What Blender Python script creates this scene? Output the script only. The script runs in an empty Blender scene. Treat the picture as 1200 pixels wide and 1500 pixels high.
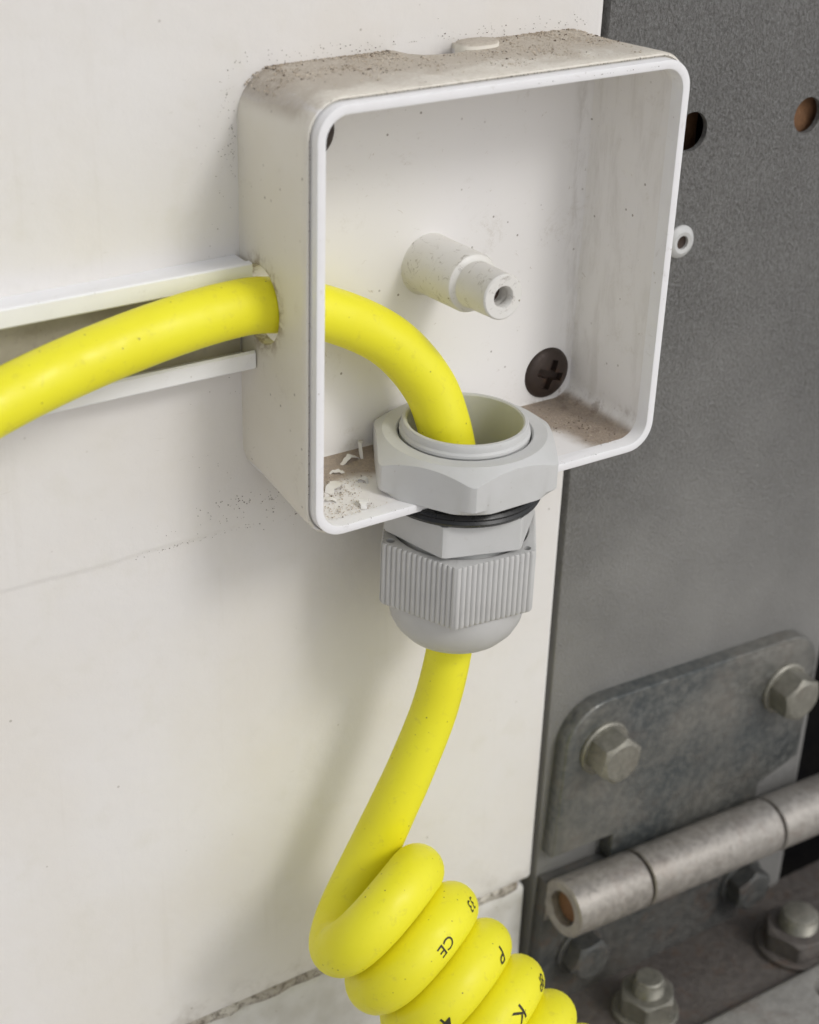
import bpy, bmesh, math, random
from mathutils import Vector, Matrix, noise as mnoise
rnd = random.Random(7)
PI = math.pi
MM = 0.001
scn = bpy.context.scene
C = scn.collection

# ------------------------------------------------------------------ camera, sky, sun, exposure
cam_d = bpy.data.cameras.new('camera')
cam = bpy.data.objects.new('camera', cam_d); C.objects.link(cam)
cam.location = (-0.1681731, -0.2486937, 0.1078428)
cam.rotation_mode = 'XYZ'; cam.rotation_euler = (1.0716, -0.0309, -0.5763)
cam_d.sensor_fit = 'HORIZONTAL'; cam_d.sensor_width = 36.0
cam_d.lens = 36.0 * 2451.5 / 1200.0
cam_d.clip_start = 0.01; cam_d.clip_end = 100.0
cam_d.dof.use_dof = True; cam_d.dof.focus_distance = 0.314; cam_d.dof.aperture_fstop = 29.0
scn.camera = cam

SUN_TO = Vector((0.42, -1.0, 0.92)).normalized()          # direction towards the sun
elev = math.asin(SUN_TO.z); azim = math.atan2(SUN_TO.x, SUN_TO.y)
world = bpy.data.worlds.new('World'); scn.world = world; world.use_nodes = True
wn = world.node_tree; wn.nodes.clear()
sky = wn.nodes.new('ShaderNodeTexSky'); sky.sky_type = 'NISHITA'; sky.sun_disc = False
sky.sun_elevation = elev; sky.sun_rotation = azim
sky.air_density = 1.0; sky.dust_density = 2.0; sky.ozone_density = 1.0
hsv = wn.nodes.new('ShaderNodeHueSaturation'); hsv.inputs['Saturation'].default_value = 0.22   # overcast: nearly white sky
bg = wn.nodes.new('ShaderNodeBackground'); bg.inputs['Strength'].default_value = 0.15
wo = wn.nodes.new('ShaderNodeOutputWorld')
wn.links.new(sky.outputs[0], hsv.inputs['Color']); wn.links.new(hsv.outputs[0], bg.inputs[0]); wn.links.new(bg.outputs[0], wo.inputs[0])
sun_d = bpy.data.lights.new('sun', 'SUN'); sun_d.energy = 0.85; sun_d.angle = math.radians(14); sun_d.color = (1.0, 0.985, 0.97)
sun = bpy.data.objects.new('sun', sun_d); C.objects.link(sun)
sun.rotation_euler = (-SUN_TO).to_track_quat('-Z', 'Y').to_euler()
scn.view_settings.view_transform = 'Standard'; scn.view_settings.look = 'None'
scn.view_settings.gamma = 1.0; scn.view_settings.use_curve_mapping = False
scn.view_settings.exposure = -0.19

# ------------------------------------------------------------------ materials
class NT:
    def __init__(s, name):
        s.m = bpy.data.materials.new(name); s.m.use_nodes = True
        s.t = s.m.node_tree; s.b = s.t.nodes['Principled BSDF']
        g = s.t.nodes.new('ShaderNodeNewGeometry')
        v = s.t.nodes.new('ShaderNodeVectorMath'); v.operation = 'SCALE'; v.inputs['Scale'].default_value = 1000.0
        s.t.links.new(g.outputs['Position'], v.inputs[0]); s.pos = v.outputs[0]; s.geo = g   # position in millimetres
    def L(s, a, b): s.t.links.new(a, b)
    def put(s, sock, v):
        if hasattr(v, 'is_linked') or hasattr(v, 'links'): s.L(v, sock)
        else: sock.default_value = v
    def noise(s, scale, detail=3, rough=.55, dist=0.0, vec=None):
        n = s.t.nodes.new('ShaderNodeTexNoise'); n.inputs['Scale'].default_value = scale
        n.inputs['Detail'].default_value = detail; n.inputs['Roughness'].default_value = rough; n.inputs['Distortion'].default_value = dist
        s.L(vec or s.pos, n.inputs['Vector']); return n.outputs['Fac']
    def voro(s, scale, vec=None, out='Distance', rand=1.0):
        n = s.t.nodes.new('ShaderNodeTexVoronoi'); n.inputs['Scale'].default_value = scale; n.inputs['Randomness'].default_value = rand
        s.L(vec or s.pos, n.inputs['Vector']); return n.outputs[out]
    def stretch(s, x, y, z):
        n = s.t.nodes.new('ShaderNodeVectorMath'); n.operation = 'MULTIPLY'; n.inputs[1].default_value = (x, y, z)
        s.L(s.pos, n.inputs[0]); return n.outputs[0]
    def ramp(s, f, a, b, lo=0.0, hi=1.0):
        n = s.t.nodes.new('ShaderNodeMapRange'); n.interpolation_type = 'SMOOTHSTEP'
        s.L(f, n.inputs['Value']); n.inputs['From Min'].default_value = a; n.inputs['From Max'].default_value = b
        n.inputs['To Min'].default_value = lo; n.inputs['To Max'].default_value = hi; return n.outputs[0]
    def math(s, op, a, b=0.0):
        n = s.t.nodes.new('ShaderNodeMath'); n.operation = op; s.put(n.inputs[0], a); s.put(n.inputs[1], b); return n.outputs[0]
    def mul(s, a, b): return s.math('MULTIPLY', a, b)
    def xyz(s):
        n = s.t.nodes.new('ShaderNodeSeparateXYZ'); s.L(s.pos, n.inputs[0]); return n.outputs
    def nrm(s):
        n = s.t.nodes.new('ShaderNodeSeparateXYZ'); s.L(s.geo.outputs['Normal'], n.inputs[0]); return n.outputs
    def mix(s, f, a, b):
        n = s.t.nodes.new('ShaderNodeMix'); n.data_type = 'RGBA'
        s.put(n.inputs['Factor'], f)
        for k, v in (('A', a), ('B', b)):
            so = [i for i in n.inputs if i.name == k and i.type == 'RGBA'][0]
            if isinstance(v, tuple): so.default_value = (*v, 1)
            else: s.L(v, so)
        return [o for o in n.outputs if o.type == 'RGBA'][0]
    def col(s, v):
        if isinstance(v, tuple): s.b.inputs['Base Color'].default_value = (*v, 1)
        else: s.L(v, s.b.inputs['Base Color'])
    def rough(s, v): s.put(s.b.inputs['Roughness'], v)
    def bump(s, hs, bevel=0.0):
        prev = None
        if bevel:
            bv = s.t.nodes.new('ShaderNodeBevel'); bv.samples = 4; bv.inputs['Radius'].default_value = bevel * MM; prev = bv.outputs[0]
        for h, dist_mm, st in hs:
            n = s.t.nodes.new('ShaderNodeBump'); n.inputs['Distance'].default_value = dist_mm * MM; n.inputs['Strength'].default_value = st
            s.L(h, n.inputs['Height'])
            if prev: s.L(prev, n.inputs['Normal'])
            prev = n.outputs[0]
        s.L(prev, s.b.inputs['Normal'])

def band(n, sock, a, b, soft):
    return n.mul(n.ramp(sock, a - soft, a + soft), n.ramp(sock, b - soft, b + soft, 1.0, 0.0))

MAT = {}
def m_panel():
    n = NT('white_panel_paint')
    big = n.noise(.02, 4, .6); mid = n.noise(.11, 4)
    c = n.mix(n.ramp(big, .35, .7), (.785, .765, .745), (.76, .73, .685))
    c = n.mix(n.ramp(mid, .52, .75, 0, .35), c, (.70, .675, .61))
    v = n.voro(.16); vn = n.noise(.05, 2)
    spk = n.mul(n.ramp(v, .035, .055, 1, 0), n.ramp(vn, .45, .6))
    c = n.mix(n.mul(spk, .5), c, (.25, .21, .16))
    scuff = n.ramp(n.noise(.5, 5, .7, .6, n.stretch(.12, 1, 1)), .67, .74)
    c = n.mix(n.mul(scuff, .12), c, (.55, .52, .47))
    rain = n.ramp(n.noise(.35, 4, .6, .2, n.stretch(1, 1, .05)), .58, .72); c = n.mix(n.mul(rain, .10), c, (.60, .56, .49))
    scr = n.ramp(n.noise(1.6, 2, .5, .2, n.stretch(.3, 1, 1.2)), .74, .77); c = n.mix(n.mul(scr, .3), c, (.62, .59, .54))
    # grime creeping up from the seam at the panel's foot
    X, Y, Z = n.xyz()
    g = n.mul(n.ramp(Z, -170.5, -160, 1, 0), n.ramp(n.noise(.12, 5, .65), .45, .7))
    c = n.mix(n.mul(g, .5), c, (.30, .26, .20))
    n.col(c); n.rough(n.ramp(mid, .3, .7, .34, .5))
    n.bump([(n.noise(.05, 3), 1.2, .25), (n.noise(.4, 4), .22, .35), (n.noise(2.2, 3), .05, .4)])
    return n.m
def m_box():
    n = NT('box_plastic')
    X, Y, Z = n.xyz(); N = n.nrm()
    c = n.mix(n.ramp(n.noise(.06, 3), .3, .7), (.80, .765, .69), (.78, .74, .65))
    # whiter plastic colour inside the box than outside
    inside = n.mul(n.mul(band(n, X, -37.6, 37.6, .2), band(n, Z, -37.6, 37.6, .2)), n.ramp(Y, -26, -2.5, 1, 1))
    c = n.mix(inside, c, (.83, .81, .795))
    # settled dust: top outside, floor inside
    up = n.ramp(N[2], .45, .85)
    dn = n.noise(.13, 5, .65, .5); fine = n.noise(1.6, 5, .75)
    topmask = n.mul(n.ramp(Z, 30, 37), n.ramp(N[2], .15, .6))
    back = n.ramp(n.math('ADD', Y, n.mul(n.math('SUBTRACT', dn, .5), 26.0)), -27, -6)
    tm = n.mul(topmask, n.ramp(n.math('ADD', n.mul(back, .8), n.mul(fine, .9)), .42, 1.15))
    duste = n.mix(n.ramp(fine, .35, .68), (.49, .42, .335), (.66, .60, .515))
    c = n.mix(n.mul(tm, .9), c, duste)
    thin = n.mul(topmask, n.ramp(fine, .38, .62, .3, .9)); c = n.mix(n.mul(thin, .55), c, (.62, .555, .465))
    flo = n.mul(n.ramp(Z, -33, -36.2), n.mul(up, inside))
    dx = n.math('SUBTRACT', X, 2.0); dy = n.math('SUBTRACT', Y, -27.0)
    dist = n.math('SQRT', n.math('ADD', n.mul(dx, dx), n.mul(dy, dy)))
    wob = n.mul(n.math('SUBTRACT', n.noise(.1, 4, .6), .5), 9.0)
    fr = n.mul(n.ramp(n.math('ADD', dist, wob), 21.5, 27.5), n.ramp(X, 4, 8))
    fl = n.mul(n.ramp(n.math('ADD', n.math('ADD', Y, n.mul(n.math('SUBTRACT', n.noise(.1, 4, .6), .5), 16.0)), 0.0), -17.5, -10.5), n.ramp(X, 4, 8, 1, 0))
    fl2 = n.math('ADD', fr, fl)
    c = n.mix(n.mul(n.mul(flo, fl2), n.ramp(fine, .25, .6, .72, 1.0)), c, n.mix(n.ramp(fine, .38, .62), (.30, .22, .16), (.48, .395, .31)))
    # dirt smears climbing from the floor corner, scuffs
    cor = n.mul(n.mul(inside, n.ramp(Z, -37, -30, 1, 0)), n.mul(n.ramp(X, 22, 34), n.ramp(n.noise(.35, 5, .7), .5, .66)))
    c = n.mix(n.mul(cor, .7), c, (.25, .19, .15))
    v = n.voro(.33); spk = n.mul(n.ramp(v, .06, .1, 1, 0), n.ramp(n.noise(.08, 2), .48, .6))
    c = n.mix(n.mul(spk, .7), c, (.17, .13, .10))
    hy = n.math('ADD', Y, 8.2); hr = n.math('SQRT', n.math('ADD', n.mul(hy, hy), n.mul(Z, Z)))
    ring = n.mul(n.mul(n.ramp(hr, 6.5, 10.5, 1, 0), n.ramp(X, -37, -35, 1, 0)), n.ramp(n.noise(.5, 5, .7, .4), .42, .62))
    c = n.mix(n.mul(ring, .75), c, (.28, .20, .12))
    gc = n.mul(n.mul(inside, band(n, X, 32.5, 36.8, 1.2)), n.ramp(n.noise(.25, 5, .7, .3, n.stretch(1, 1, .25)), .45, .68)); c = n.mix(n.mul(gc, .3), c, (.40, .36, .31))
    sm = n.mul(n.ramp(n.noise(.1, 6, .7, .6), .55, .7), n.ramp(fine, .4, .6)); c = n.mix(n.mul(sm, .22), c, (.42, .36, .27))
    sc = n.mul(n.ramp(n.noise(.6, 6, .75, .8), .64, .70), .55); c = n.mix(sc, c, (.42, .36, .29))
    n.col(c); n.rough(n.math('ADD', n.mul(tm, .4), n.ramp(dn, .3, .7, .38, .5)))
    n.bump([(n.noise(.08, 3), .5, .2), (n.noise(2.5, 3), .03, .25), (n.mul(n.math('ADD', tm, n.mul(flo, fl2)), n.noise(2.2, 5, .8)), .5, .8)], .25)
    return n.m
def m_plastic(name, c0, c1, rough=.4, dirt=.3, dirtcol=(.35, .3, .24), bevel=.2, dth=.6, spec=.5):
    n = NT(name)
    c = n.mix(n.ramp(n.noise(.15, 3), .3, .7), c0, c1)
    d = n.ramp(n.noise(.5, 6, .75, .7), dth, dth + .12)
    c = n.mix(n.mul(d, dirt), c, dirtcol)
    spk = n.mul(n.ramp(n.voro(.5), .07, .11, 1, 0), n.ramp(n.noise(.15, 2), .5, .62)); c = n.mix(n.mul(spk, min(1, dirt * 2)), c, dirtcol)
    n.col(c); n.rough(n.ramp(n.noise(.4, 3), .3, .7, rough - .05, rough + .1))
    n.bump([(n.noise(.3, 3), .12, .2), (n.noise(3.0, 3), .025, .3)], bevel)
    n.b.inputs['Specular IOR Level'].default_value = spec
    return n.m
def m_cable():
    n = NT('yellow_cable_sheath')
    c = n.mix(n.ramp(n.noise(.05, 3), .3, .7), (.90, .845, .025), (.87, .80, .02))
    c = n.mix(n.mul(n.ramp(n.noise(.45, 5, .7, .4), .56, .72), .3), c, (.55, .47, .06))
    spk = n.mul(n.ramp(n.voro(.42), .05, .1, 1, 0), n.ramp(n.noise(.12, 2), .42, .58)); c = n.mix(n.mul(spk, .8), c, (.20, .16, .03))
    n.col(c); n.rough(n.ramp(n.noise(.2, 3), .3, .7, .38, .6))
    n.b.inputs['Subsurface Weight'].default_value = .0
    n.bump([(n.noise(.18, 3), .25, .2), (n.noise(1.6, 4), .05, .25)])
    return n.m
def m_steel(name, c0, c1, metal, r0, r1, grain, rust=0.0, bump=.1, gscale=.9):
    n = NT(name)
    big = n.noise(.035, 4, .6); g = n.noise(gscale, 5, .65, .3)
    c = n.mix(n.ramp(big, .3, .7), c0, c1)
    c = n.mix(n.ramp(g, .35, .7, 0, grain), c, tuple(min(1, x * 1.9) for x in c1))
    c = n.mix(n.mul(n.ramp(n.noise(.3, 5, .7, .5), .58, .72), .4), c, tuple(x * .45 for x in c0))
    if rust:
        c = n.mix(n.mul(n.ramp(n.noise(.14, 6, .7, .4), .5, .68), rust), c, (.13, .065, .035))
    n.col(c); n.b.inputs['Metallic'].default_value = metal
    n.rough(n.ramp(g, .3, .7, r0, r1))
    n.bump([(g, bump, .6), (n.noise(.12, 3), .5, .2)])
    return n.m
def m_sheet():
    n = NT('galvanised_sheet')
    X, Y, Z = n.xyz()
    worn = n.ramp(n.math('ADD', Z, n.mul(n.math('SUBTRACT', n.noise(.03, 3), .5), 60.0)), -120, 0)    # the crust fades lower down
    v = n.noise(1.35, 6, .7, .4, n.stretch(1.15, 1, .85)); w = n.noise(.5, 4, .6)
    c = n.mix(n.ramp(n.noise(.03, 4), .3, .7), (.265, .26, .248), (.215, .211, .202))
    lump = n.ramp(v, .42, .66)
    c = n.mix(n.mul(lump, n.math('ADD', n.mul(worn, .5), .12)), c, (.40, .40, .395))
    c = n.mix(n.mul(n.ramp(v, .36, .5, 1, 0), n.mul(worn, .4)), c, (.11, .108, .105))
    c = n.mix(n.mul(n.ramp(w, .5, .7), .3), c, (.24, .235, .22))
    scr = n.ramp(n.noise(1.2, 3, .6, .3, n.stretch(.15, 1, 1.4)), .68, .73); c = n.mix(n.mul(scr, .25), c, (.36, .36, .35))
    spk = n.mul(n.ramp(n.voro(.1), .018, .034, 1, 0), n.ramp(n.noise(.04, 2), .4, .6)); c = n.mix(spk, c, (.62, .62, .60))
    n.col(c); n.b.inputs['Metallic'].default_value = .25; n.rough(n.ramp(v, .3, .7, .42, .62))
    n.bump([(n.mul(v, n.math('ADD', n.mul(worn, .8), .22)), 1.7, 1.0), (n.noise(.3, 3), .3, .3)])
    return n.m
MAT['panel'] = m_panel()
MAT['box'] = m_box()
MAT['lip'] = m_plastic('clean_white_plastic', (.87, .865, .87), (.845, .835, .84), .36, .22, bevel=.06, dth=.58)
MAT['post'] = m_plastic('post_plastic', (.77, .755, .72), (.74, .72, .67), .42, .55, (.24, .2, .15), dth=.55)
MAT['trunk'] = m_plastic('trunking_plastic', (.90, .90, .91), (.87, .87, .88), .33, .14, bevel=.05, dth=.58)
MAT['trunkbase'] = m_plastic('shaded_trunking_base', (.50, .465, .38), (.42, .385, .30), .6, .4, bevel=0, dth=.5)  # beige darkened to paint in the shade between the rails
MAT['gland'] = m_plastic('grey_nylon', (.61, .61, .60), (.58, .58, .565), .42, .16, bevel=.22)
MAT['capnut'] = m_plastic('grey_nylon_cap', (.56, .555, .54), (.53, .525, .51), .45, .2, bevel=.08)
MAT['rubber'] = m_plastic('black_rubber', (.012, .012, .013), (.02, .02, .02), .28, .1)
MAT['cable'] = m_cable()
MAT['ink'] = m_plastic('black_print', (.035, .03, .012), (.05, .045, .015), .6, .0, bevel=0)
MAT['screw'] = m_steel('browned_screw', (.075, .055, .045), (.045, .034, .03), .5, .35, .6, .25, .6, .08)
MAT['sheet'] = m_sheet()
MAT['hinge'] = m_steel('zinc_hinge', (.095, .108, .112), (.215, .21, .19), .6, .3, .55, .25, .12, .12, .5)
MAT['darker'] = m_steel('darker_zinc', (.06, .064, .064), (.11, .105, .095), .35, .45, .7, .25, .3, .15, .5)  # darker, duller copy of the hinge zinc for the lower leaf and bolts
MAT['barrel'] = m_steel('worn_knuckle', (.25, .23, .205), (.33, .31, .285), .45, .35, .55, .3, .2, .12, .5)
MAT['bolt'] = m_steel('zinc_bolt', (.19, .185, .155), (.26, .25, .215), .5, .35, .55, .25, .12, .1, .7)
MAT['ledge'] = m_steel('dark_rusty_frame', (.085, .073, .066), (.125, .112, .102), .2, .5, .8, .3, .45, .35, .5)
MAT['beam'] = m_steel('grey_beam', (.28, .27, .25), (.33, .32, .30), .2, .5, .7, .25, .25, .25, .5)
MAT['rust'] = m_steel('rusty_iron', (.11, .055, .028), (.20, .10, .045), .05, .7, .9, .3, .3, .4, .8)
MAT['rivet'] = m_plastic('dull_aluminium', (.60, .60, .59), (.52, .52, .51), .4, .2)
MAT['dark'] = m_plastic('painted_shade', (.004, .004, .0045), (.007, .0065, .006), .9, .0, spec=.05)  # near-black colour that paints the shade inside the recess
MAT['dust'] = m_plastic('dust_grain', (.46, .385, .30), (.62, .555, .465), .9, .2, bevel=0)
MAT['grit'] = m_plastic('dark_grit', (.07, .05, .035), (.16, .12, .085), .9, .2, bevel=0)
MAT['shaving'] = m_plastic('white_shaving', (.80, .79, .77), (.72, .69, .64), .5, .15, bevel=0)
MAT['concrete'] = m_plastic('pale_concrete', (.55, .51, .475), (.49, .455, .425), .85, .2, bevel=0)
MAT['sealant'] = m_plastic('grimy_sealant', (.30, .26, .21), (.58, .55, .50), .8, .75, (.09, .07, .05), bevel=0, dth=.48)
MAT['sill'] = m_plastic('dirty_white_sill', (.70, .69, .67), (.60, .585, .55), .5, .5)

# ------------------------------------------------------------------ mesh helpers (all in millimetres, world axes)
OFF = {}
def link(name, me, mat, parent=None, base=None, angle=35):
    o = bpy.data.objects.new(name, me)
    off = Vector(OFF[parent.name]) if parent else Vector(base or (0, 0, 0))
    for v in me.vertices: v.co = (v.co - off) * MM
    if parent: o.parent = parent
    else: o.location = off * MM
    OFF_key = o
    C.objects.link(o); OFF[o.name] = tuple(off)
    me.materials.clear(); me.materials.append(MAT[mat])
    for p in me.polygons: p.use_smooth = True
    me.set_sharp_from_angle(angle=math.radians(angle))
    return o
def obj(name, geo, mat, parent=None, base=None, angle=35):
    v, f = geo
    me = bpy.data.meshes.new(name); me.from_pydata([tuple(x) for x in v], [], f); me.update()
    bm = bmesh.new(); bm.from_mesh(me); bmesh.ops.recalc_face_normals(bm, faces=bm.faces); bm.to_mesh(me); bm.free()
    return link(name, me, mat, parent, base, angle)
def tag(o, label, cat=None, group=None, kind=None):
    if label: o['label'] = label
    if cat: o['category'] = cat
    if group: o['group'] = group
    if kind: o['kind'] = kind
    return o
def thing(name, label, cat, base, group=None):
    o = bpy.data.objects.new(name, None); C.objects.link(o); o.empty_display_size = .005
    o.location = Vector(base) * MM; OFF[o.name] = tuple(base)
    return tag(o, label, cat, group)
def add(g, h):
    k = len(g[0]); g[0].extend(h[0]); g[1].extend([tuple(i + k for i in f) for f in h[1]]); return g
def loft(rings, cap0=True, cap1=True, loop=False):
    n = len(rings[0]); v = [p for r in rings for p in r]; f = []
    m = len(rings)
    for i in range(m if loop else m - 1):
        a = i * n; b = ((i + 1) % m) * n
        for j in range(n):
            k = (j + 1) % n; f.append((a + j, a + k, b + k, b + j))
    if not loop:
        if cap0: f.append(tuple(reversed(range(n))))
        if cap1: f.append(tuple(range((m - 1) * n, m * n)))
    return v, f
def frame(axis, up=Vector((0, 0, 1))):
    w = Vector(axis).normalized(); 
    if abs(w.dot(up)) > .95: up = Vector((1, 0, 0))
    u = up.cross(w).normalized(); return u, w.cross(u), w
def lathe(o, axis, prof, n=48, loop=False, rot=0.0, shape=None):
    """prof: (radius, height along axis); shape(theta, r) may reshape the radius"""
    u, v, w = frame(axis); o = Vector(o); rings = []
    for r, h in prof:
        ring = []
        for j in range(n):
            t = rot + 2 * PI * j / n; rr = shape(t, r) if shape else r
            ring.append(o + (u * math.cos(t) + v * math.sin(t)) * rr + w * h)
        rings.append(ring)
    return loft(rings, True, True, loop)
def bbox(x0, x1, y0, y1, z0, z1, bev=.3, seg=2, rot=0.0, piv=None):
    bm = bmesh.new(); bmesh.ops.create_cube(bm, size=1)
    for v in bm.verts: v.co = Vector(((x0 + x1) / 2 + v.co.x * (x1 - x0), (y0 + y1) / 2 + v.co.y * (y1 - y0), (z0 + z1) / 2 + v.co.z * (z1 - z0)))
    if bev: bmesh.ops.bevel(bm, geom=list(bm.edges), offset=bev, segments=seg, affect='EDGES', profile=.5)
    bm.verts.index_update(); g = [v.co.copy() for v in bm.verts], [tuple(v.index for v in f.verts) for f in bm.faces]; bm.free()
    if rot: tilt(g, rot, piv)
    return g
def tilt(g, rot, piv):
    M = Matrix.Rotation(rot, 3, 'Y'); p = Vector(piv)
    for i, v in enumerate(g[0]): g[0][i] = M @ (Vector(v) - p) + p
    return g
def rrect(hx, hz, r, n=8):
    out = []
    for cx, cz, a0 in ((hx - r, hz - r, 0), (-hx + r, hz - r, 90), (-hx + r, -hz + r, 180), (hx - r, -hz + r, 270)):
        for i in range(n + 1):
            a = math.radians(a0 + 90 * i / n); out.append((cx + r * math.cos(a), cz + r * math.sin(a)))
    return out
def rrings(lst, cx=0, cz=0): return [[Vector((cx + x, y, cz + z)) for x, z in rrect(h, h, r)] for h, r, y in lst]
def cut(o, cutters, solver='EXACT'):
    """boolean difference, applied to the mesh"""
    tmp = []
    for g in cutters:
        me = bpy.data.meshes.new('tmp'); me.from_pydata([tuple(Vector(p) * MM) for p in g[0]], [], g[1]); me.update()
        bm = bmesh.new(); bm.from_mesh(me); bmesh.ops.recalc_face_normals(bm, faces=bm.faces); bm.to_mesh(me); bm.free()
        c = bpy.data.objects.new('tmp', me); C.objects.link(c); tmp.append(c)
        md = o.modifiers.new('b', 'BOOLEAN'); md.operation = 'DIFFERENCE'; md.solver = solver; md.object = c
    bpy.context.view_layer.update()
    dg = bpy.context.evaluated_depsgraph_get()
    me = bpy.data.meshes.new_from_object(o.evaluated_get(dg)); o.modifiers.clear()
    old = o.data; o.data = me; bpy.data.meshes.remove(old)
    for c in tmp: d = c.data; bpy.data.objects.remove(c); bpy.data.meshes.remove(d)
    for p in me.polygons: p.use_smooth = True
    me.set_sharp_from_angle(angle=math.radians(35)); return o
def cyl(o, axis, r, h0, h1, n=48): return lathe(o, axis, [(r, h0), (r, h1)], n)
def hexr(af2, a0):
    def f(t, r):
        d = (t - a0) % (PI / 3) - PI / 6
        return min(r, af2 / math.cos(d))
    return f
def hexhead(o, axis, af2, rmax, h0, h1, a0, cone=.55, rin=0.0, rtop=None, botch=.35):
    """hex prism whose corners are turned off by a cone, as on a real nut; rin > 0 bores it"""
    n = 144; u, v, w = frame(axis); o = Vector(o); rtop = rtop or af2 * .97
    def R(t): return min(rmax, af2 / math.cos((t - a0) % (PI / 3) - PI / 6))
    T = [2 * PI * j / n + 1e-4 for j in range(n)]
    def P(t, r, h): return o + (u * math.cos(t) + v * math.sin(t)) * r + w * h
    hs = h1 if h1 > h0 else h0
    sg = 1 if h1 > h0 else -1
    rings = []
    if rin: rings.append([P(t, rin, h0) for t in T])
    rings.append([P(t, min(R(t), rmax - botch), h0) for t in T])
    rings.append([P(t, R(t), h0 + sg * botch * .8) for t in T])
    rings.append([P(t, R(t), h1 - sg * max(0, R(t) - rtop) * cone) for t in T])
    rings.append([P(t, min(R(t), rtop), h1) for t in T])
    if rin:
        rings.append([P(t, rin + .35, h1) for t in T]); rings.append([P(t, rin, h1 - sg * .35) for t in T])
        return loft(rings, loop=True)
    return loft(rings)

# ------------------------------------------------------------------ the setting: panels, sheet, frame
def grid_panel():
    xs = [-420, -300, -220, -160] + [-130 + 4 * i for i in range(42)]; xs = [x for x in xs if x < 38] + [38.2, 39.0, 39.4]
    zs = [-169.6, -169.0] + [-166 + 4 * i for i in range(29)] + [-49.6, -49.2, -48.8, -48.4, -48.0, -47.6, -47.2, -46.6, -46] + [-42 + 4 * i for i in range(40)] + [140, 200, 300]
    zs = sorted(set(zs))
    V = []; F = []
    nx = len(xs)
    for z in zs:
        for x in xs:
            edge = .25 * math.sin(x * .11) + .2 * math.sin(x * .31 + 1)
            st = max(0.0, min(1.0, (z - (-48.6 + edge)) / .9))
            fade = max(0.0, min(1.0, (-18 - x) / 40.0))
            y = -.2 * st * st * (3 - 2 * st) * fade
            y += .35 * mnoise.noise(Vector((x * .02, z * .02, 3))) * (1 if x < 30 else .3)
            if x > 39.2: y += .25
            elif x > 38.8: y += .06
            if z < -169.3: y += .25
            V.append(Vector((x, y - .05, z)))
    for j in range(len(zs) - 1):
        for i in range(nx - 1):
            F.append((j * nx + i, j * nx + i + 1, (j + 1) * nx + i + 1, (j + 1) * nx + i))
    # folded back edges
    k = len(V)
    for j in range(len(zs)): V.append(Vector((39.5, 6, zs[j])))
    for j in range(len(zs) - 1): F.append((j * nx + nx - 1, k + j, k + j + 1, (j + 1) * nx + nx - 1))
    k2 = len(V)
    for i in range(nx): V.append(Vector((xs[i], 6, -169.8)))
    for i in range(nx - 1): F.append((i, k2 + i, k2 + i + 1, i + 1))
    return V, F
pan = obj('wall_panel', grid_panel(), 'panel', base=(-20, 0, -170), angle=60)
tag(pan, 'large white painted panel that the open junction box is screwed to', 'panel')

# pale concrete ground, unseen below the frame, added to bounce light up
gr = obj('ground', loft([[Vector((x, y, z)) for x, y in ((-9e3, -16e3), (9e3, -16e3), (9e3, 2e3), (-9e3, 2e3))] for z in (-760, -700)]), 'concrete'); tag(gr, None, None, None, 'structure')

# galvanised sheet, bent back at its right edge
def sheet_geo():
    prof = [(41.6, 9), (41.6, 1.4), (41.9, .8), (42.5, .6), (60, .6), (90, .6), (131, .6)]
    for i in range(1, 9):
        a = PI / 2 * i / 8; prof.append((131 + 6 * math.sin(a), .6 + 8 * (1 - math.cos(a))))
    prof.append((137, 60)); prof = prof + [(x - (.9 if x > 42 else -.9), y + 1.2) for x, y in reversed(prof)]
    return loft([[Vector((x, y, z)) for x, y in prof] for z in (-330, 300)])
sh = obj('steel_sheet', sheet_geo(), 'sheet', base=(80, 0, -170), angle=40)
HOLES = [((66.0, 14.4), 4.1), ((98.8, 13.8), 3.9)]
cut(sh, [cyl((x, -3, z), (0, 1, 0), r, 0, 12, 40) for (x, z), r in HOLES])
tag(sh, 'grey galvanised steel sheet with a crusty mottled surface and rusty holes', 'sheet')
# rusted strap behind the holes
st = obj('backing_strap', bbox(88, 112, 3.4, 6, 4, 25, .6), 'rust', base=(98, 4, 4))
tag(st, 'orange rusty iron showing through the hole farther from the junction box', 'strap')
st = obj('backing_plug', bbox(60, 74, 7.5, 10, 6, 22, .6), 'rust', base=(66, 9, 6))
tag(st, 'dark rusty iron deep inside the hole right beside the junction box', 'plug')
cav = obj('shade_backing', bbox(-420, 420, 62, 66, -340, 300, 0), 'dark'); tag(cav, None, None, None, 'structure')  # black backing sheet added to paint the shade behind the gaps
riser = obj('frame_upright', bbox(36, 46, 7, 14, -330, 300, .5), 'ledge', base=(41, 8, -330))
tag(riser, 'dark steel upright filling the narrow gap beside the white panel', 'upright')

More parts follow.
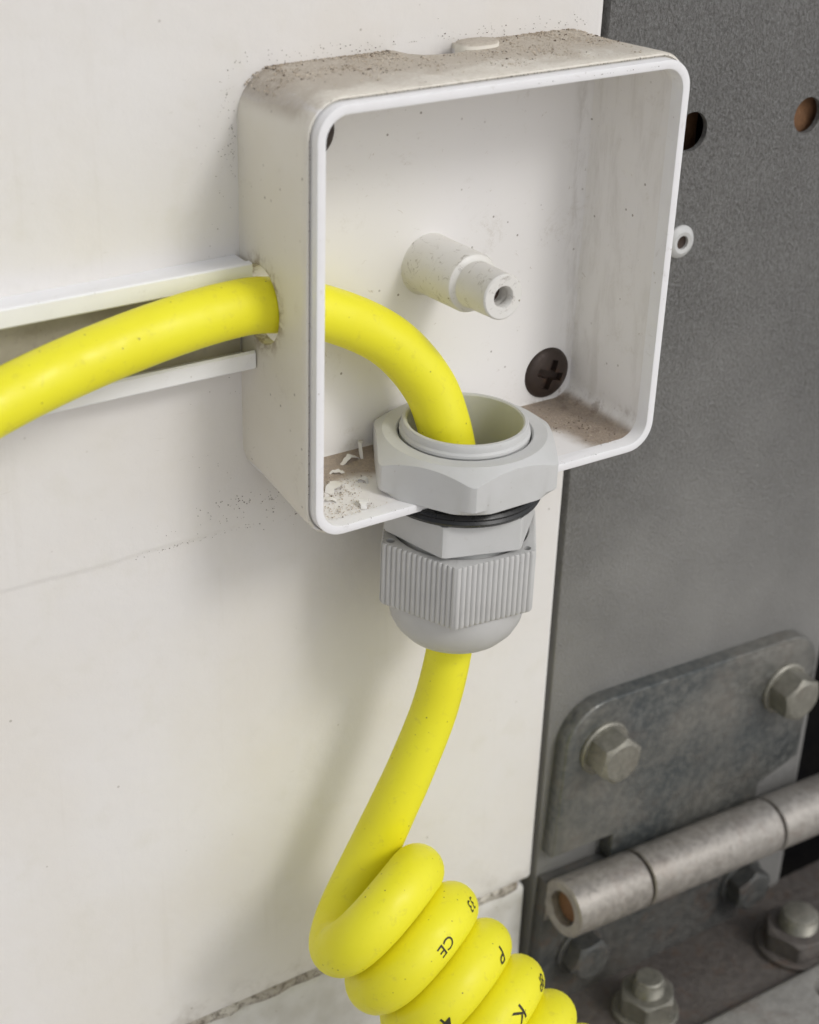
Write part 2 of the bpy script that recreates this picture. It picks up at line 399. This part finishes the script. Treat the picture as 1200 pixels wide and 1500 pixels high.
# lower white sill below the panel, with grimy sealant in the seam
def sill_geo():
    V = []; F = []; xs = [-420 + i * 6 for i in range(77)]
    xs = [x for x in xs if x < 37] + [37.5, 38.4]
    prof = [(7.5, -172.2), (2.0, -172.6), (1.0, -173.4), (.8, -176), (.8, -190), (.8, -260), (.8, -330), (7.5, -330)]
    rings = []
    for x in xs:
        rings.append([Vector((x, y + .5 * mnoise.noise(Vector((x * .06, y, z * .05))), z + (.5 * mnoise.noise(Vector((x * .09, 5, 2))) if z > -177 else 0))) for y, z in prof])
    return loft(rings)
sl = obj('lower_panel', sill_geo(), 'sill', base=(-20, 2, -330), angle=50)
tag(sl, 'dirty white lower panel below the seam of the wall panel', 'panel')
def sealant_geo():
    rings = []
    for i in range(0, 116):
        x = -420 + i * 4.0
        if x > 38: break
        w = 2.0 + 1.0 * mnoise.noise(Vector((x * .13, 1, 7))) ; d = .2 + .9 * mnoise.noise(Vector((x * .21, 4, 1)))
        rings.append([Vector((x, 1.6 - d + math.sin(a) * 1.3, -171.4 + .4 * mnoise.noise(Vector((x * .2, 9, 9))) + math.cos(a) * w)) for a in [2 * PI * j / 8 for j in range(8)]])
    return loft(rings)
se = obj('seam_sealant', sealant_geo(), 'sealant', base=(-20, 2, -172), angle=80)
tag(se, 'line of dirty brown sealant in the seam under the white panel', 'sealant')

# ------------------------------------------------------------------ hinge
TR = math.radians(2.3); PV = (44, 0, -150)
hg = thing('hinge', 'grey zinc-plated steel hinge with thick knuckles on the steel sheet', 'hinge', (85, 0, -178))
def plate(pts, y0, y1, bev=.5):
    def ring(k, y): 
        c = Vector((sum(p[0] for p in pts) / len(pts), sum(p[1] for p in pts) / len(pts)))
        return [Vector((p[0] + (c.x - p[0]) / max(1e-6, (c - Vector(p)).length) * k, y, p[1] + (c.y - p[1]) / max(1e-6, (c - Vector(p)).length) * k)) for p in pts]
    return loft([ring(0, y0), ring(0, y1 + bev), ring(bev * .4, y1 + bev * .35), ring(bev, y1)])
def arc(cx, cz, r, a0, a1, n=10): return [(cx + r * math.cos(math.radians(a0 + (a1 - a0) * i / n)), cz + r * math.sin(math.radians(a0 + (a1 - a0) * i / n))) for i in range(n + 1)]
up = arc(115.5, -131.3, 11.5, 0, 90) + arc(55, -131.3, 11.5, 90, 180) + [(43.5, -163.0), (62.5, -163.0), (62.8, -170.5), (113.5, -170.5), (113.5, -165), (127, -160)]
obj('upper_leaf', tilt(plate(up, .55, -3.6, .7), TR, PV), 'hinge', hg, angle=40)
lo = [(43.2, -171), (66.8, -171), (66.8, -180), (113.4, -180), (116, -180), (116, -214), (43.2, -214)]
obj('lower_leaf', tilt(plate(lo, .3, -3.4, .6), TR, PV), 'darker', hg, angle=40)
BY, BZ = -9.6, -174.2
def knuckle(x0, x1, down):
    prof = [(4.6, x0 + .2), (7.1, x0), (7.45, x0 + .35), (7.5, x0 + 1), (7.5, x1 - 1), (7.45, x1 - .35), (7.1, x1), (4.6, x1 - .2)]
    g = lathe((0, BY, BZ), (1, 0, 0), prof, 40, loop=True)
    g = ([Vector(p) for p in g[0]], g[1])
    # web rolling from the leaf into the barrel
    s = -1 if down else 1
    web = [Vector((0, -3.2, BZ + s * 9.5)), Vector((0, -.2, BZ + s * 9.5)), Vector((0, -.2, BZ + s * 1)), Vector((0, -4.6, BZ)), Vector((0, -7.4, BZ + s * 4.6)), Vector((0, -4.0, BZ + s * 6.4))]
    if down: add(g, loft([[p + Vector((x, 0, 0)) for p in web] for x in (x0 + .3, x1 - .3)]))
    return tilt(g, TR, PV)
for x0, x1, dn in ((43.4, 66.7, True), (67.6, 112.3, False), (113.2, 150, True)):
    obj('knuckle', knuckle(x0, x1, dn), 'barrel', hg, angle=40)
obj('hinge_pin', tilt(lathe((0, BY, BZ), (1, 0, 0), [(4.0, 45.6), (4.55, 46.3), (4.55, 150)], 24), TR, PV), 'rust', hg)
def hexbolt(x, y, z, label, ax=(0, -1, 0), af2=5.6, a0=.2, hh=6.6, wr=7.2, grp='hex bolts holding the hinge', mat='bolt'):
    p = tilt(([Vector((x, y, z))], []), TR, PV)[0][0]
    t = thing('hex_bolt', label, 'bolt', tuple(p), grp)
    obj('washer', lathe(p, ax, [(3, -.3), (wr, -.3), (wr, .7), (wr - .5, 1.1), (3, 1.1)], 40), mat, t)
    obj('head', hexhead(p, ax, af2, af2 * 1.15, .9, hh + 1, a0, .6, rtop=af2 * .86), mat, t, angle=28)
    return t
hexbolt(55.2, -3.6, -133.4, 'hex bolt in the rounded corner of the upper hinge leaf near the white panel', a0=.30)
hexbolt(115.6, -3.6, -134.6, 'hex bolt in the far top corner of the upper hinge leaf', a0=.62)
hexbolt(56.6, -3.4, -197.3, 'dull hex bolt in the lower hinge leaf under the open barrel end', a0=.1, hh=5.5, mat='darker')
hexbolt(113.5, -3.4, -197.5, 'dark hex bolt in the lower hinge leaf under the second knuckle joint', a0=.5, hh=5.5, mat='darker')
# rusty ledge and beam under the hinge
LZ = -214.0
lg = obj('frame_ledge', bbox(40.5, 330, -34, 2, LZ - 8, LZ, .8), 'ledge', base=(120, -16, LZ - 8))
tag(lg, 'dark rusty steel ledge with upright bolts below the hinge', 'ledge')
bm_ = obj('frame_beam', bbox(40, 330, -62, -31, LZ - 30, LZ + 3.5, 1.6, 3), 'beam', base=(120, -46, LZ - 30))
cut(bm_, [cyl((112, -40, LZ - 12), (0, 0, 1), 4.5, 0, 30, 32)])
tag(bm_, 'pale grey steel beam with a drilled hole in front of the rusty ledge', 'beam')
def stud(x, y, label, s, mat):
    t = thing('stud_and_nut', label, 'bolt', (x, y, LZ), 'studs on the ledge')
    obj('washer', lathe((x, y, LZ), (0, 0, 1), [(3, -.3), (9.5 * s, -.3), (9.5 * s, 1.3), (9.1 * s, 1.7), (3, 1.7)], 40), mat, t)
    obj('nut', hexhead((x, y, LZ), (0, 0, 1), 7.2 * s, 8.1 * s, 1.5, 7.5, .35, .6), mat, t, angle=28)
    prof = [(4.6 * s, 7)] + [((4.6 if k % 2 else 4.25) * s, 7.2 + k * .45) for k in range(9)] + [(4.1 * s, 11.6), (3.6 * s, 12.0)]
    obj('stud', lathe((x, y, LZ), (0, 0, 1), prof, 32), 'bolt', t)
stud(67, -18, 'bright stud end with nut and washer on the rusty ledge', .92, 'bolt')
stud(118.5, -20.5, 'rust-brown nut and stud on the ledge under the dark recess', 1.15, 'ledge')

# rivet on the sheet next to the box
rv = thing('blind_rivet', 'pale round blind rivet with dark hollow centre on the steel sheet', 'rivet', (66.0, .6, -9.0))
obj('flange', lathe((66.0, .6, -9.0), (0, -1, 0), [(1.5, -1), (3.6, -.2), (3.6, .3), (3.2, .8), (2.3, 1.2), (1.5, 1.0)], 36, loop=True), 'rivet', rv)
obj('stem', lathe((66.0, .6, -9.0), (0, -1, 0), [(1.6, -1), (1.6, .35), (.6, .1)], 20), 'screw', rv)

# ------------------------------------------------------------------ junction box
GX, GY = -2.2, -20.0
jb = thing('junction_box', 'open square white plastic junction box without its lid', 'junction box', (0, 0, -38.5))
body = obj('shell', loft(rrings([(38.5, 8, .5), (38.55, 8, -5), (39.3, 6.6, -23.2), (39.32, 6.5, -24.3), (39.1, 6.3, -24.85), (38.78, 6, -25.0), (38.74, 5.9, -24.3), (38.0, 5.4, -24.3), (38.0, 5.4, -24.0),
       (36.86, 4.2, -24.0), (36.6, 4.2, -12), (36.4, 4.2, -4.0), (36.1, 4.0, -3.2), (35.5, 3.6, -2.9)])), 'box', jb)
scal = loft([[Vector((x, y, z)) for x, y in [(-8.2, 1.5), (-7.6, 0), (-6.6, -3.4), (-4.6, -5.6), (-2, -6.6), (1, -7.0), (3.6, -6.4), (5.0, -3), (5.2, 1.5)]] for z in (36.0, 42)])
cut(body, [cyl((-42, -8.2, -.3), (1, 0, 0), 7.1, 0, 9.5, 56), cyl((GX, GY, -44), (0, 0, 1), 12.75, 0, 12, 64), scal])
lipo = obj('lip', loft(rrings([(38.45, 5.6, -23.95), (38.45, 5.6, -26.8), (38.4, 5.55, -26.95), (38.28, 5.45, -27.0), (37.02, 4.35, -27.0), (36.88, 4.25, -26.94), (36.83, 4.2, -26.8), (36.83, 4.2, -23.95)]), loop=True), 'lip', jb)
cut(lipo, [cyl((GX, GY, -44), (0, 0, 1), 12.75, 0, 12, 64)])
tag(lipo, 'cleaner white lip around the open front of the box')
PA = Vector((0, -1, .055)).normalized()
pp = Vector((-.2, -2.6, -1.1))
ps = obj('screw_post', lathe(pp, PA, [(6.3, 0), (5.85, .5), (5.7, 1.2), (5.6, 14.2), (5.3, 14.9), (4.7, 15.2), (4.35, 15.6), (4.2, 24.0), (3.95, 24.3), (2.1, 24.3), (1.9, 24.0), (1.75, 22.8), (1.95, 22.3), (1.75, 21.6), (1.9, 21), (1.7, 20.4), (1.7, 10), (.5, 9.5)], 48), 'post', jb)
obj('screw_hole', lathe(pp, PA, [(1.75, 15), (1.75, 20.6), (1.3, 20.2), (.3, 19.2)], 24), 'screw', ps)
# moulded lug on the top edge
lug = [(0, 0), (0, 0)]
def pill(cx, cy, hx, hy, z0, z1):
    pts = [(cx + hx * (abs(math.cos(a)) ** .8) * (1 if math.cos(a) > 0 else -1), cy + hy * (abs(math.sin(a)) ** .8) * (1 if math.sin(a) > 0 else -1)) for a in [2 * PI * i / 36 for i in range(36)]]
    return loft([[Vector((x, y, z0)) for x, y in pts], [Vector((x, y, z1 - .4)) for x, y in pts], [Vector((cx + (x - cx) * .97, cy + (y - cy) * .93, z1 - .1)) for x, y in pts], [Vector((cx + (x - cx) * .92, cy + (y - cy) * .85, z1)) for x, y in pts]])
obj('lug', pill(7.6, -4.2, 4.2, 2.6, 36.5, 39.55), 'box', jb)

def phillips(x, z, label, rot):
    t = obj('screw', lathe((x, -2.6, z), (0, -1, 0), [(5.3, -.2), (5.45, .3), (5.3, .7), (4.6, 1.25), (3.4, 1.65), (1.8, 1.9), (.4, 1.95)], 48), 'screw', base=(x, -2.9, z))
    def arm(a, w, l):
        g = bbox(-l, l, -6.2, -3.0, -w, w, 0); M = Matrix.Rotation(a, 3, 'Y')
        return [M @ Vector(p) + Vector((x, 0, z)) for p in g[0]], g[1]
    cut(t, [arm(rot, .85, 3.2), arm(rot + PI / 2, .85, 3.2), lathe((x, -2.9, z), (0, -1, 0), [(.9, .3), (1.5, 3)], 24)])
    return tag(t, label, 'screw', 'screws in the back of the box')
phillips(30.0, -30.0, 'dark rusty cross-head screw in the back of the box beside the floor dust', .35)
phillips(-26.5, 27.2, 'dark screw half hidden behind the box lip in its upper corner', .1)

# ------------------------------------------------------------------ trunking
tk = thing('cable_trunking', 'white plastic mini trunking without its cover, running up to the box', 'trunking', (-80, 0, -5))
def extr(prof, x0, x1, wob=.0, skew=0.0):
    return loft([[Vector((x + skew * (z), y, z)) for y, z in prof] for x in (x0, x1)])
obj('base_strip', extr([(.4, -12.4), (-.9, -12.4), (-.9, 5.6), (.4, 5.6)], -420, -39.0), 'trunkbase', tk)
obj('rail', extr([(.4, 6.35), (-4.9, 6.35), (-5.15, 6.85), (-6.25, 6.85), (-6.5, 6.6), (-6.5, 3.7), (-6.2, 3.4), (-5.6, 3.6), (-5.4, 5.1), (.4, 5.1)], -420, -39.3), 'trunk', tk, angle=30)
obj('rail', extr([(.4, -13.1), (-6.2, -13.1), (-6.5, -12.8), (-6.5, -10.0), (-6.1, -9.6), (-5.5, -9.9), (-5.3, -11.8), (.4, -11.8)], -420, -38.9), 'trunk', tk, angle=30)

# ------------------------------------------------------------------ cable gland
AZ = math.radians(-126.17)                                  # bearing the front corner of the cap nut points to
gl = thing('cable_gland', 'light grey nylon cable gland clamped through the bottom of the box', 'cable gland', (GX, GY, -74))
ZA = (0, 0, 1)
def loc_ang(bearing):                                       # world bearing -> lathe angle about +z
    u, v, w = frame(ZA); d = Vector((math.cos(bearing), math.sin(bearing), 0)); return math.atan2(d.dot(v), d.dot(u))
obj('threaded_sleeve', lathe((GX, GY, 0), ZA, [(12.3, -57), (12.3, -29.0), (12.05, -28.6), (12.35, -28.1), (12.3, -27.6), (11.95, -27.2), (11.95, -26.2), (11.75, -25.8), (11.2, -25.7), (10.9, -26.0), (10.75, -27.5), (10.6, -44), (3, -46)], 72), 'gland', gl)
nb = loc_ang(AZ + math.radians(7))
obj('locknut', hexhead((GX, GY, 0), ZA, 16.6, 18.85, -36.8, -28.1, nb, .75, rin=12.6, rtop=15.5, botch=1.4), 'gland', gl, angle=22)
obj('sealing_washer', lathe((GX + .3, GY - .2, 0), (0.02, -.015, 1), [(12.5, -41.0), (14.8, -41.0), (15.6, -40.5), (15.9, -39.9), (15.5, -39.3), (15.75, -38.9), (15.2, -38.3), (12.5, -38.3)], 64, loop=True), 'rubber', gl)
hb = loc_ang(AZ + math.radians(-10.6))
obj('hex_body', hexhead((GX, GY, 0), ZA, 15.3 * math.cos(PI / 6), 15.25, -47.6, -41.0, hb, .6, rtop=15.1, botch=.2), 'gland', gl, angle=22)
def capnut():
    rings = []; R = 16.9; N = 15; u, v, w = frame(ZA); a0 = loc_ang(AZ)
    base = []
    for k in range(6):
        A = a0 + k * PI / 3; B = A + PI / 3
        pa = Vector((math.cos(A), math.sin(A))) * R; pb = Vector((math.cos(B), math.sin(B))) * R
        nrm = (pa + pb).normalized()
        for i in range(N):
            for q, d in ((0.0, -.34), (.16, -.06), (.38, .06), (.62, .06), (.84, -.06)):
                t = (i + q) / N; base.append(pa.lerp(pb, t) + nrm * d)
    def ring(k, z, sm=0.0): return [Vector((GX, GY, z)) + (u * p.x + v * p.y) * k for p in base]
    def circ(r, z):
        out = []
        for p in base:
            d = p.normalized() * r; out.append(Vector((GX, GY, z)) + u * d.x + v * d.y)
        return out
    rings = [circ(12.2, -60), circ(12.2, -62.2), ring(.955, -62.3), ring(.99, -61.9), ring(1.0, -61.4), ring(1.0, -49.0), ring(.985, -48.6), circ(13.4, -48.5), circ(13.2, -48.8), circ(13.0, -50), circ(12.9, -60)]
    return loft(rings, loop=True)
cn = obj('cap_nut', capnut(), 'capnut', gl, angle=30)
cut(cn, [cyl((GX + 14.9 * math.cos(AZ + math.radians(d)), GY + 14.9 * math.sin(AZ + math.radians(d)), -51), ZA, .8, 0, 5, 20) for d in (-60, 60, 120, 180, -120)], 'MANIFOLD')
obj('dome', lathe((GX, GY, 0), ZA, [(11.5, -58), (13.7, -61.6), (13.75, -63.6), (13.6, -65.5), (13.1, -67.5), (12.1, -69.5), (10.5, -71.3), (8.6, -72.5), (6.8, -73.1), (5.6, -73.2), (5.0, -72.9), (4.7, -72), (4.0, -66)], 72), 'capnut', gl)

# ------------------------------------------------------------------ yellow cable
def catmull(P, step=.8):
    out = []
    for i in range(1, len(P) - 2):
        p0, p1, p2, p3 = P[i - 1], P[i], P[i + 1], P[i + 2]
        a = Vector(p0[:3]); b = Vector(p1[:3]); c = Vector(p2[:3]); d = Vector(p3[:3])
        t0 = 0; t1 = t0 + max(1e-4, (b - a).length) ** .5; t2 = t1 + (c - b).length ** .5; t3 = t2 + max(1e-4, (d - c).length) ** .5
        n = max(2, int((c - b).length / step))
        for k in range(n):
            t = t1 + (t2 - t1) * k / n
            A1 = a * ((t1 - t) / (t1 - t0)) + b * ((t - t0) / (t1 - t0)); A2 = b * ((t2 - t) / (t2 - t1)) + c * ((t - t1) / (t2 - t1)); A3 = c * ((t3 - t) / (t3 - t2)) + d * ((t - t2) / (t3 - t2))
            B1 = A1 * ((t2 - t) / (t2 - t0)) + A2 * ((t - t0) / (t2 - t0)); B2 = A2 * ((t3 - t) / (t3 - t1)) + A3 * ((t - t1) / (t3 - t1))
            out.append((B1 * ((t2 - t) / (t2 - t1)) + B2 * ((t - t1) / (t2 - t1)), p1[3] + (p2[3] - p1[3]) * k / n))
    return out
def tube(path, n=28):
    rings = []; T = []
    for i in range(len(path)):
        a = path[max(0, i - 1)][0]; b = path[min(len(path) - 1, i + 1)][0]; T.append((b - a).normalized())
    u = T[0].orthogonal().normalized()
    for i, (p, r) in enumerate(path):
        u = (u - T[i] * u.dot(T[i])).normalized(); w = T[i].cross(u)
        rings.append([p + (u * math.cos(2 * PI * j / n) + w * math.sin(2 * PI * j / n)) * r for j in range(n)])
    return loft(rings)
RV = Vector((.83808, -.54467, .03090)); UV = Vector((.23812, .41618, .87755)); FV = Vector((.49083, .72810, -.47849))   # axes the coil is laid out in
COIL_C = Vector((-25.4, -30.0, -126.7)); RC = 11.4; RT = 5.65; PITCH = 11.9
AX = (RV * .64 - UV * .77 + FV * .35).normalized()
BD = (RV * .56 + UV * .83).normalized(); NB = -FV
def coil(phi):                                             # phi in turns, 0 at the lower left of the first loop
    a = 2 * PI * phi
    return COIL_C + AX * (PITCH * (phi - .25)) + (BD * -math.cos(a) + NB * math.sin(a)) * RC
UPPER = [(-420, -40, -36, 4.95), (-260, -34, -30, 4.95), (-130, -23, -16.5, 4.95), (-89.3, -16.5, -4.0, 4.95), (-64.5, -13.2, 0.1, 4.95), (-47.2, -11.2, 1.1, 4.9), (-38.5, -10.0, .2, 4.9), (-27.0, -10.2, -3.4, 4.9),
         (-14.3, -12.0, -10.8, 4.95), (-7.2, -14.8, -20.0, 5.05), (-5.0, -17.0, -27.5, 5.05), (-3.6, -18.6, -36, 4.9), (-2.4, -19.8, -50, 4.7), (-2.4, -20.0, -66, 4.6)]
LOWER = [(-3.2, -20.0, -76.5, 4.6), (-6.0, -20.0, -89.6, 4.75), (-11.4, -20.0, -103.2, 4.95), (-15.2, -19.9, -111.3, 5.1), (-18.7, -19.6, -119.0, 5.3)]
CO = [(*coil(-.17 + k / 14.0), 5.65) for k in range(0, 14 * 9)]
path = catmull([(-480, -42, -34, 5.6)] + UPPER + LOWER + CO)
cab = thing('spiral_cable', 'thick yellow cable that passes through box and gland and ends in a coil', 'cable', (-30, -30, -130))
shth = obj('sheath', tube(path), 'cable', cab, angle=80)

# black print running along the coil
def coil_surf(phi, b, r):
    a = 2 * PI * phi; er = BD * -math.cos(a) + NB * math.sin(a)
    T = (coil(phi + 1e-4) - coil(phi - 1e-4)).normalized(); er = (er - T * er.dot(T)).normalized(); ea = T.cross(er)
    if ea.dot(AX) < 0: ea = -ea
    return coil(phi) + (er * math.cos(b) + ea * math.sin(b)) * r
def print_mark(txt, phi0, b0, size, wide=1.0):
    cu = bpy.data.curves.new('print', 'FONT'); cu.body = txt; cu.size = size; cu.align_x = 'CENTER'; cu.resolution_u = 3; cu.offset = .006 * size
    to = bpy.data.objects.new('print', cu); C.objects.link(to); bpy.context.view_layer.update()
    me = bpy.data.meshes.new_from_object(to.evaluated_get(bpy.context.evaluated_depsgraph_get()))
    bpy.data.objects.remove(to); bpy.data.curves.remove(cu)
    bm = bmesh.new(); bm.from_mesh(me); bmesh.ops.triangulate(bm, faces=bm.faces)
    for _ in range(4):
        ed = [e for e in bm.edges if e.calc_length() > .35]
        if not ed: break
        bmesh.ops.subdivide_edges(bm, edges=ed, cuts=1); bmesh.ops.triangulate(bm, faces=bm.faces)
    per = 2 * PI * (RC + RT * math.cos(b0))
    for v in bm.verts: v.co = coil_surf(phi0 - v.co.x * wide / per, b0 + (v.co.y - size * .35) / RT, RT + .05)
    bm.to_mesh(me); bm.free()
    return tag(link('print', me, 'ink', shth, angle=80), 'black printed characters on the yellow sheath')
print_mark('33', 1.445, .50, 3.6); print_mark('CE', 1.322, .55, 3.6)
print_mark('P', 2.405, .62, 5.0); print_mark('4', 2.222, .40, 4.6)
print_mark('8P', 3.451, .70, 4.2); print_mark('K', 3.338, .55, 5.0)

# ------------------------------------------------------------------ shavings, dust and grit
def flake(w, l, h, seed):
    r = random.Random(seed); n = 9; top = []; bot = []
    for i in range(n):
        t = i / (n - 1) - .5; bend = h * (1 - (2 * t) ** 2) + r.uniform(-.1, .1) * h; ww = w * (.55 + .45 * math.cos(t * 2.6)) * r.uniform(.75, 1.1)
        tw = r.uniform(-.25, .25)
        for s in (-1, 1): top.append(Vector((t * l, s * ww / 2 + tw, bend + .14 + s * .12 * r.random()))); bot.append(Vector((t * l, s * ww / 2 + tw, bend + s * .1 * r.random())))
    rings = [[top[2 * i], top[2 * i + 1], bot[2 * i + 1], bot[2 * i]] for i in range(n)]
    return loft(rings)
FLOOR = -36.62
SH = [(-27.0, -14.2, 2.2, 5.2, .7, .55, 'largest white plastic flake, lying on the box floor by the lip'),
      (-15.4, -4.4, .9, 5.4, 2.6, 1.1, 'upright curl of white plastic between the back wall and the locknut'),
      (-19.0, -6.4, 1.3, 4.6, 1.1, .2, 'broken white chip at the edge of the brown floor dust'),
      (-25.6, -22.4, 1.7, 3.2, .9, .9, 'crumpled white shaving on the bare floor close to the front lip'),
      (-21.0, -14.6, 1.2, 2.2, .7, 2.0, 'small white crumb on the box floor beside the locknut'),
      (-23.6, -9.4, 1.0, 3.0, .5, -.4, 'beige plastic sliver lying in the brown floor dust'),
      (-30.4, -18.0, 1.0, 2.8, .5, -.6, 'short white sliver against the lip in the lower box corner')]
for i, (x, y, w, l, h, a, lab) in enumerate(SH):
    g = flake(w, l, h, 40 + i); M = Matrix.Rotation(a, 3, 'Z')
    g = [M @ p + Vector((x, y, FLOOR - .05)) for p in g[0]], g[1]
    tag(obj('plastic_shaving', g, 'shaving', base=(x, y, FLOOR), angle=50), lab, 'shaving', 'plastic shavings on the box floor')
def grain(g, p, s, r, nrm=None):
    d = [Vector((r.uniform(-1, 1), r.uniform(-1, 1), r.uniform(-1, 1))) for _ in range(4)]
    base = [Vector((1, 0, -.6)), Vector((-.5, .87, -.6)), Vector((-.5, -.87, -.6)), Vector((0, 0, .8))]
    rot = Matrix.Rotation(r.uniform(0, 6.3), 3, 'Z') @ Matrix.Rotation(r.uniform(0, 6.3), 3, 'X')
    sc = Vector((r.uniform(.6, 1.8), r.uniform(.5, 1.0), r.uniform(.5, .9)))
    k = len(g[0])
    for b, e in zip(base, d):
        q = rot @ Vector((b.x * sc.x, b.y * sc.y, b.z * sc.z)) + e * .25; g[0].append(Vector(p) + q * s)
    g[1].extend([(k, k + 2, k + 1), (k, k + 1, k + 3), (k + 1, k + 2, k + 3), (k + 2, k, k + 3)])
def outz(y): return 38.55 + (.75 * max(0, (-y - 5) / 18.2))
top = ([], []); topd = ([], [])
k = 0
while k < 4200:
    x = rnd.uniform(-37, 37); y = -23 * rnd.random() ** 1.5 - .2
    if -8.2 < x < 12 and y > -7.4: continue
    d = mnoise.noise(Vector((x * .09, y * .15, 1.0)))
    if rnd.random() > .42 + 1.1 * d - .035 * (-y - 8) : continue
    z = outz(y)
    if abs(x) > 31: z -= 8 - math.sqrt(max(0, 64 - (abs(x) - 31) ** 2)) 
    grain(topd if rnd.random() < .09 else top, (x, y, z), rnd.choice((.08, .1, .12, .16, .22, .3)), rnd); k += 1
tag(obj('top_dust', top, 'dust', base=(0, -10, 38), angle=10), 'beige dust grains settled on top of the junction box', 'dust', None, 'stuff')
flg = topd
k = 0
fd = ([], [])
while k < 2300:
    x = rnd.uniform(-36, 36); y = rnd.uniform(-24.5, -3.3)
    if (x - GX) ** 2 + (y - GY) ** 2 < 17.6 ** 2: continue
    if x > 4 and math.hypot(x - 2, y + 27) < 24.5: continue
    w = .75 if y > -14 else .35
    if x < 0: w = .9 if y < -9 else .6
    if rnd.random() > w * (.55 + 1.2 * mnoise.noise(Vector((x * .12, y * .12, 8)))): continue
    grain(fd if rnd.random() < .8 else flg, (x, y, FLOOR + .02), rnd.choice((.07, .09, .12, .15, .2)), rnd); k += 1
tag(obj('floor_dust', fd, 'dust', base=(0, -10, FLOOR), angle=10), 'brown dust and crumbs lying on the floor of the junction box', 'dust', None, 'stuff')
# dark specks on the wall around the box and on the box sides
def wall(x, z, s): grain(flg, (x, -.12 - (.2 if z > -48 else 0) * max(0, min(1, (-18 - x) / 40)) + .35 * mnoise.noise(Vector((x * .02, z * .02, 3))), z), s, rnd)
for _ in range(150): wall(rnd.uniform(-40, 36), 38.9 + abs(rnd.gauss(0, 1.1)), rnd.choice((.07, .1, .14)))
for _ in range(60): wall(-39 - abs(rnd.gauss(0, 1.3)), rnd.uniform(20, 39), rnd.choice((.07, .1, .13)))
for _ in range(150): wall(rnd.gauss(-34, 9), -41.2 - abs(rnd.gauss(0, 3.4)), rnd.choice((.06, .09, .12, .16)))
for _ in range(60): wall(rnd.gauss(-48, 9), -48.5 + rnd.gauss(0, .25), rnd.choice((.06, .09, .13)))
for _ in range(60): wall(-39 - abs(rnd.gauss(0, 4)), rnd.uniform(-40, 36), rnd.choice((.07, .1)))
for _ in range(260):                                       # along the rebate round the lip
    s = rnd.random(); a = rnd.uniform(-36, 36)
    p = (a, -25.05, 38.75) if s < .7 else (-38.75, -25.05, a) if s < .9 else (a * .4 + 18, -27.0, 37.6)
    grain(flg, p, rnd.choice((.06, .09, .12)), rnd)
for _ in range(70):                                        # raw edge where the floor was sawn for the gland
    grain(flg, (rnd.choice((rnd.uniform(14, 26), rnd.uniform(-36, -14))), -26.9 + rnd.uniform(-.1, .5), -36.85), rnd.choice((.06, .1)), rnd)
tag(obj('grit', flg, 'grit', base=(0, 0, -40), angle=10), 'dark grit specks scattered on the box edges and the wall around it', 'grit', None, 'stuff')
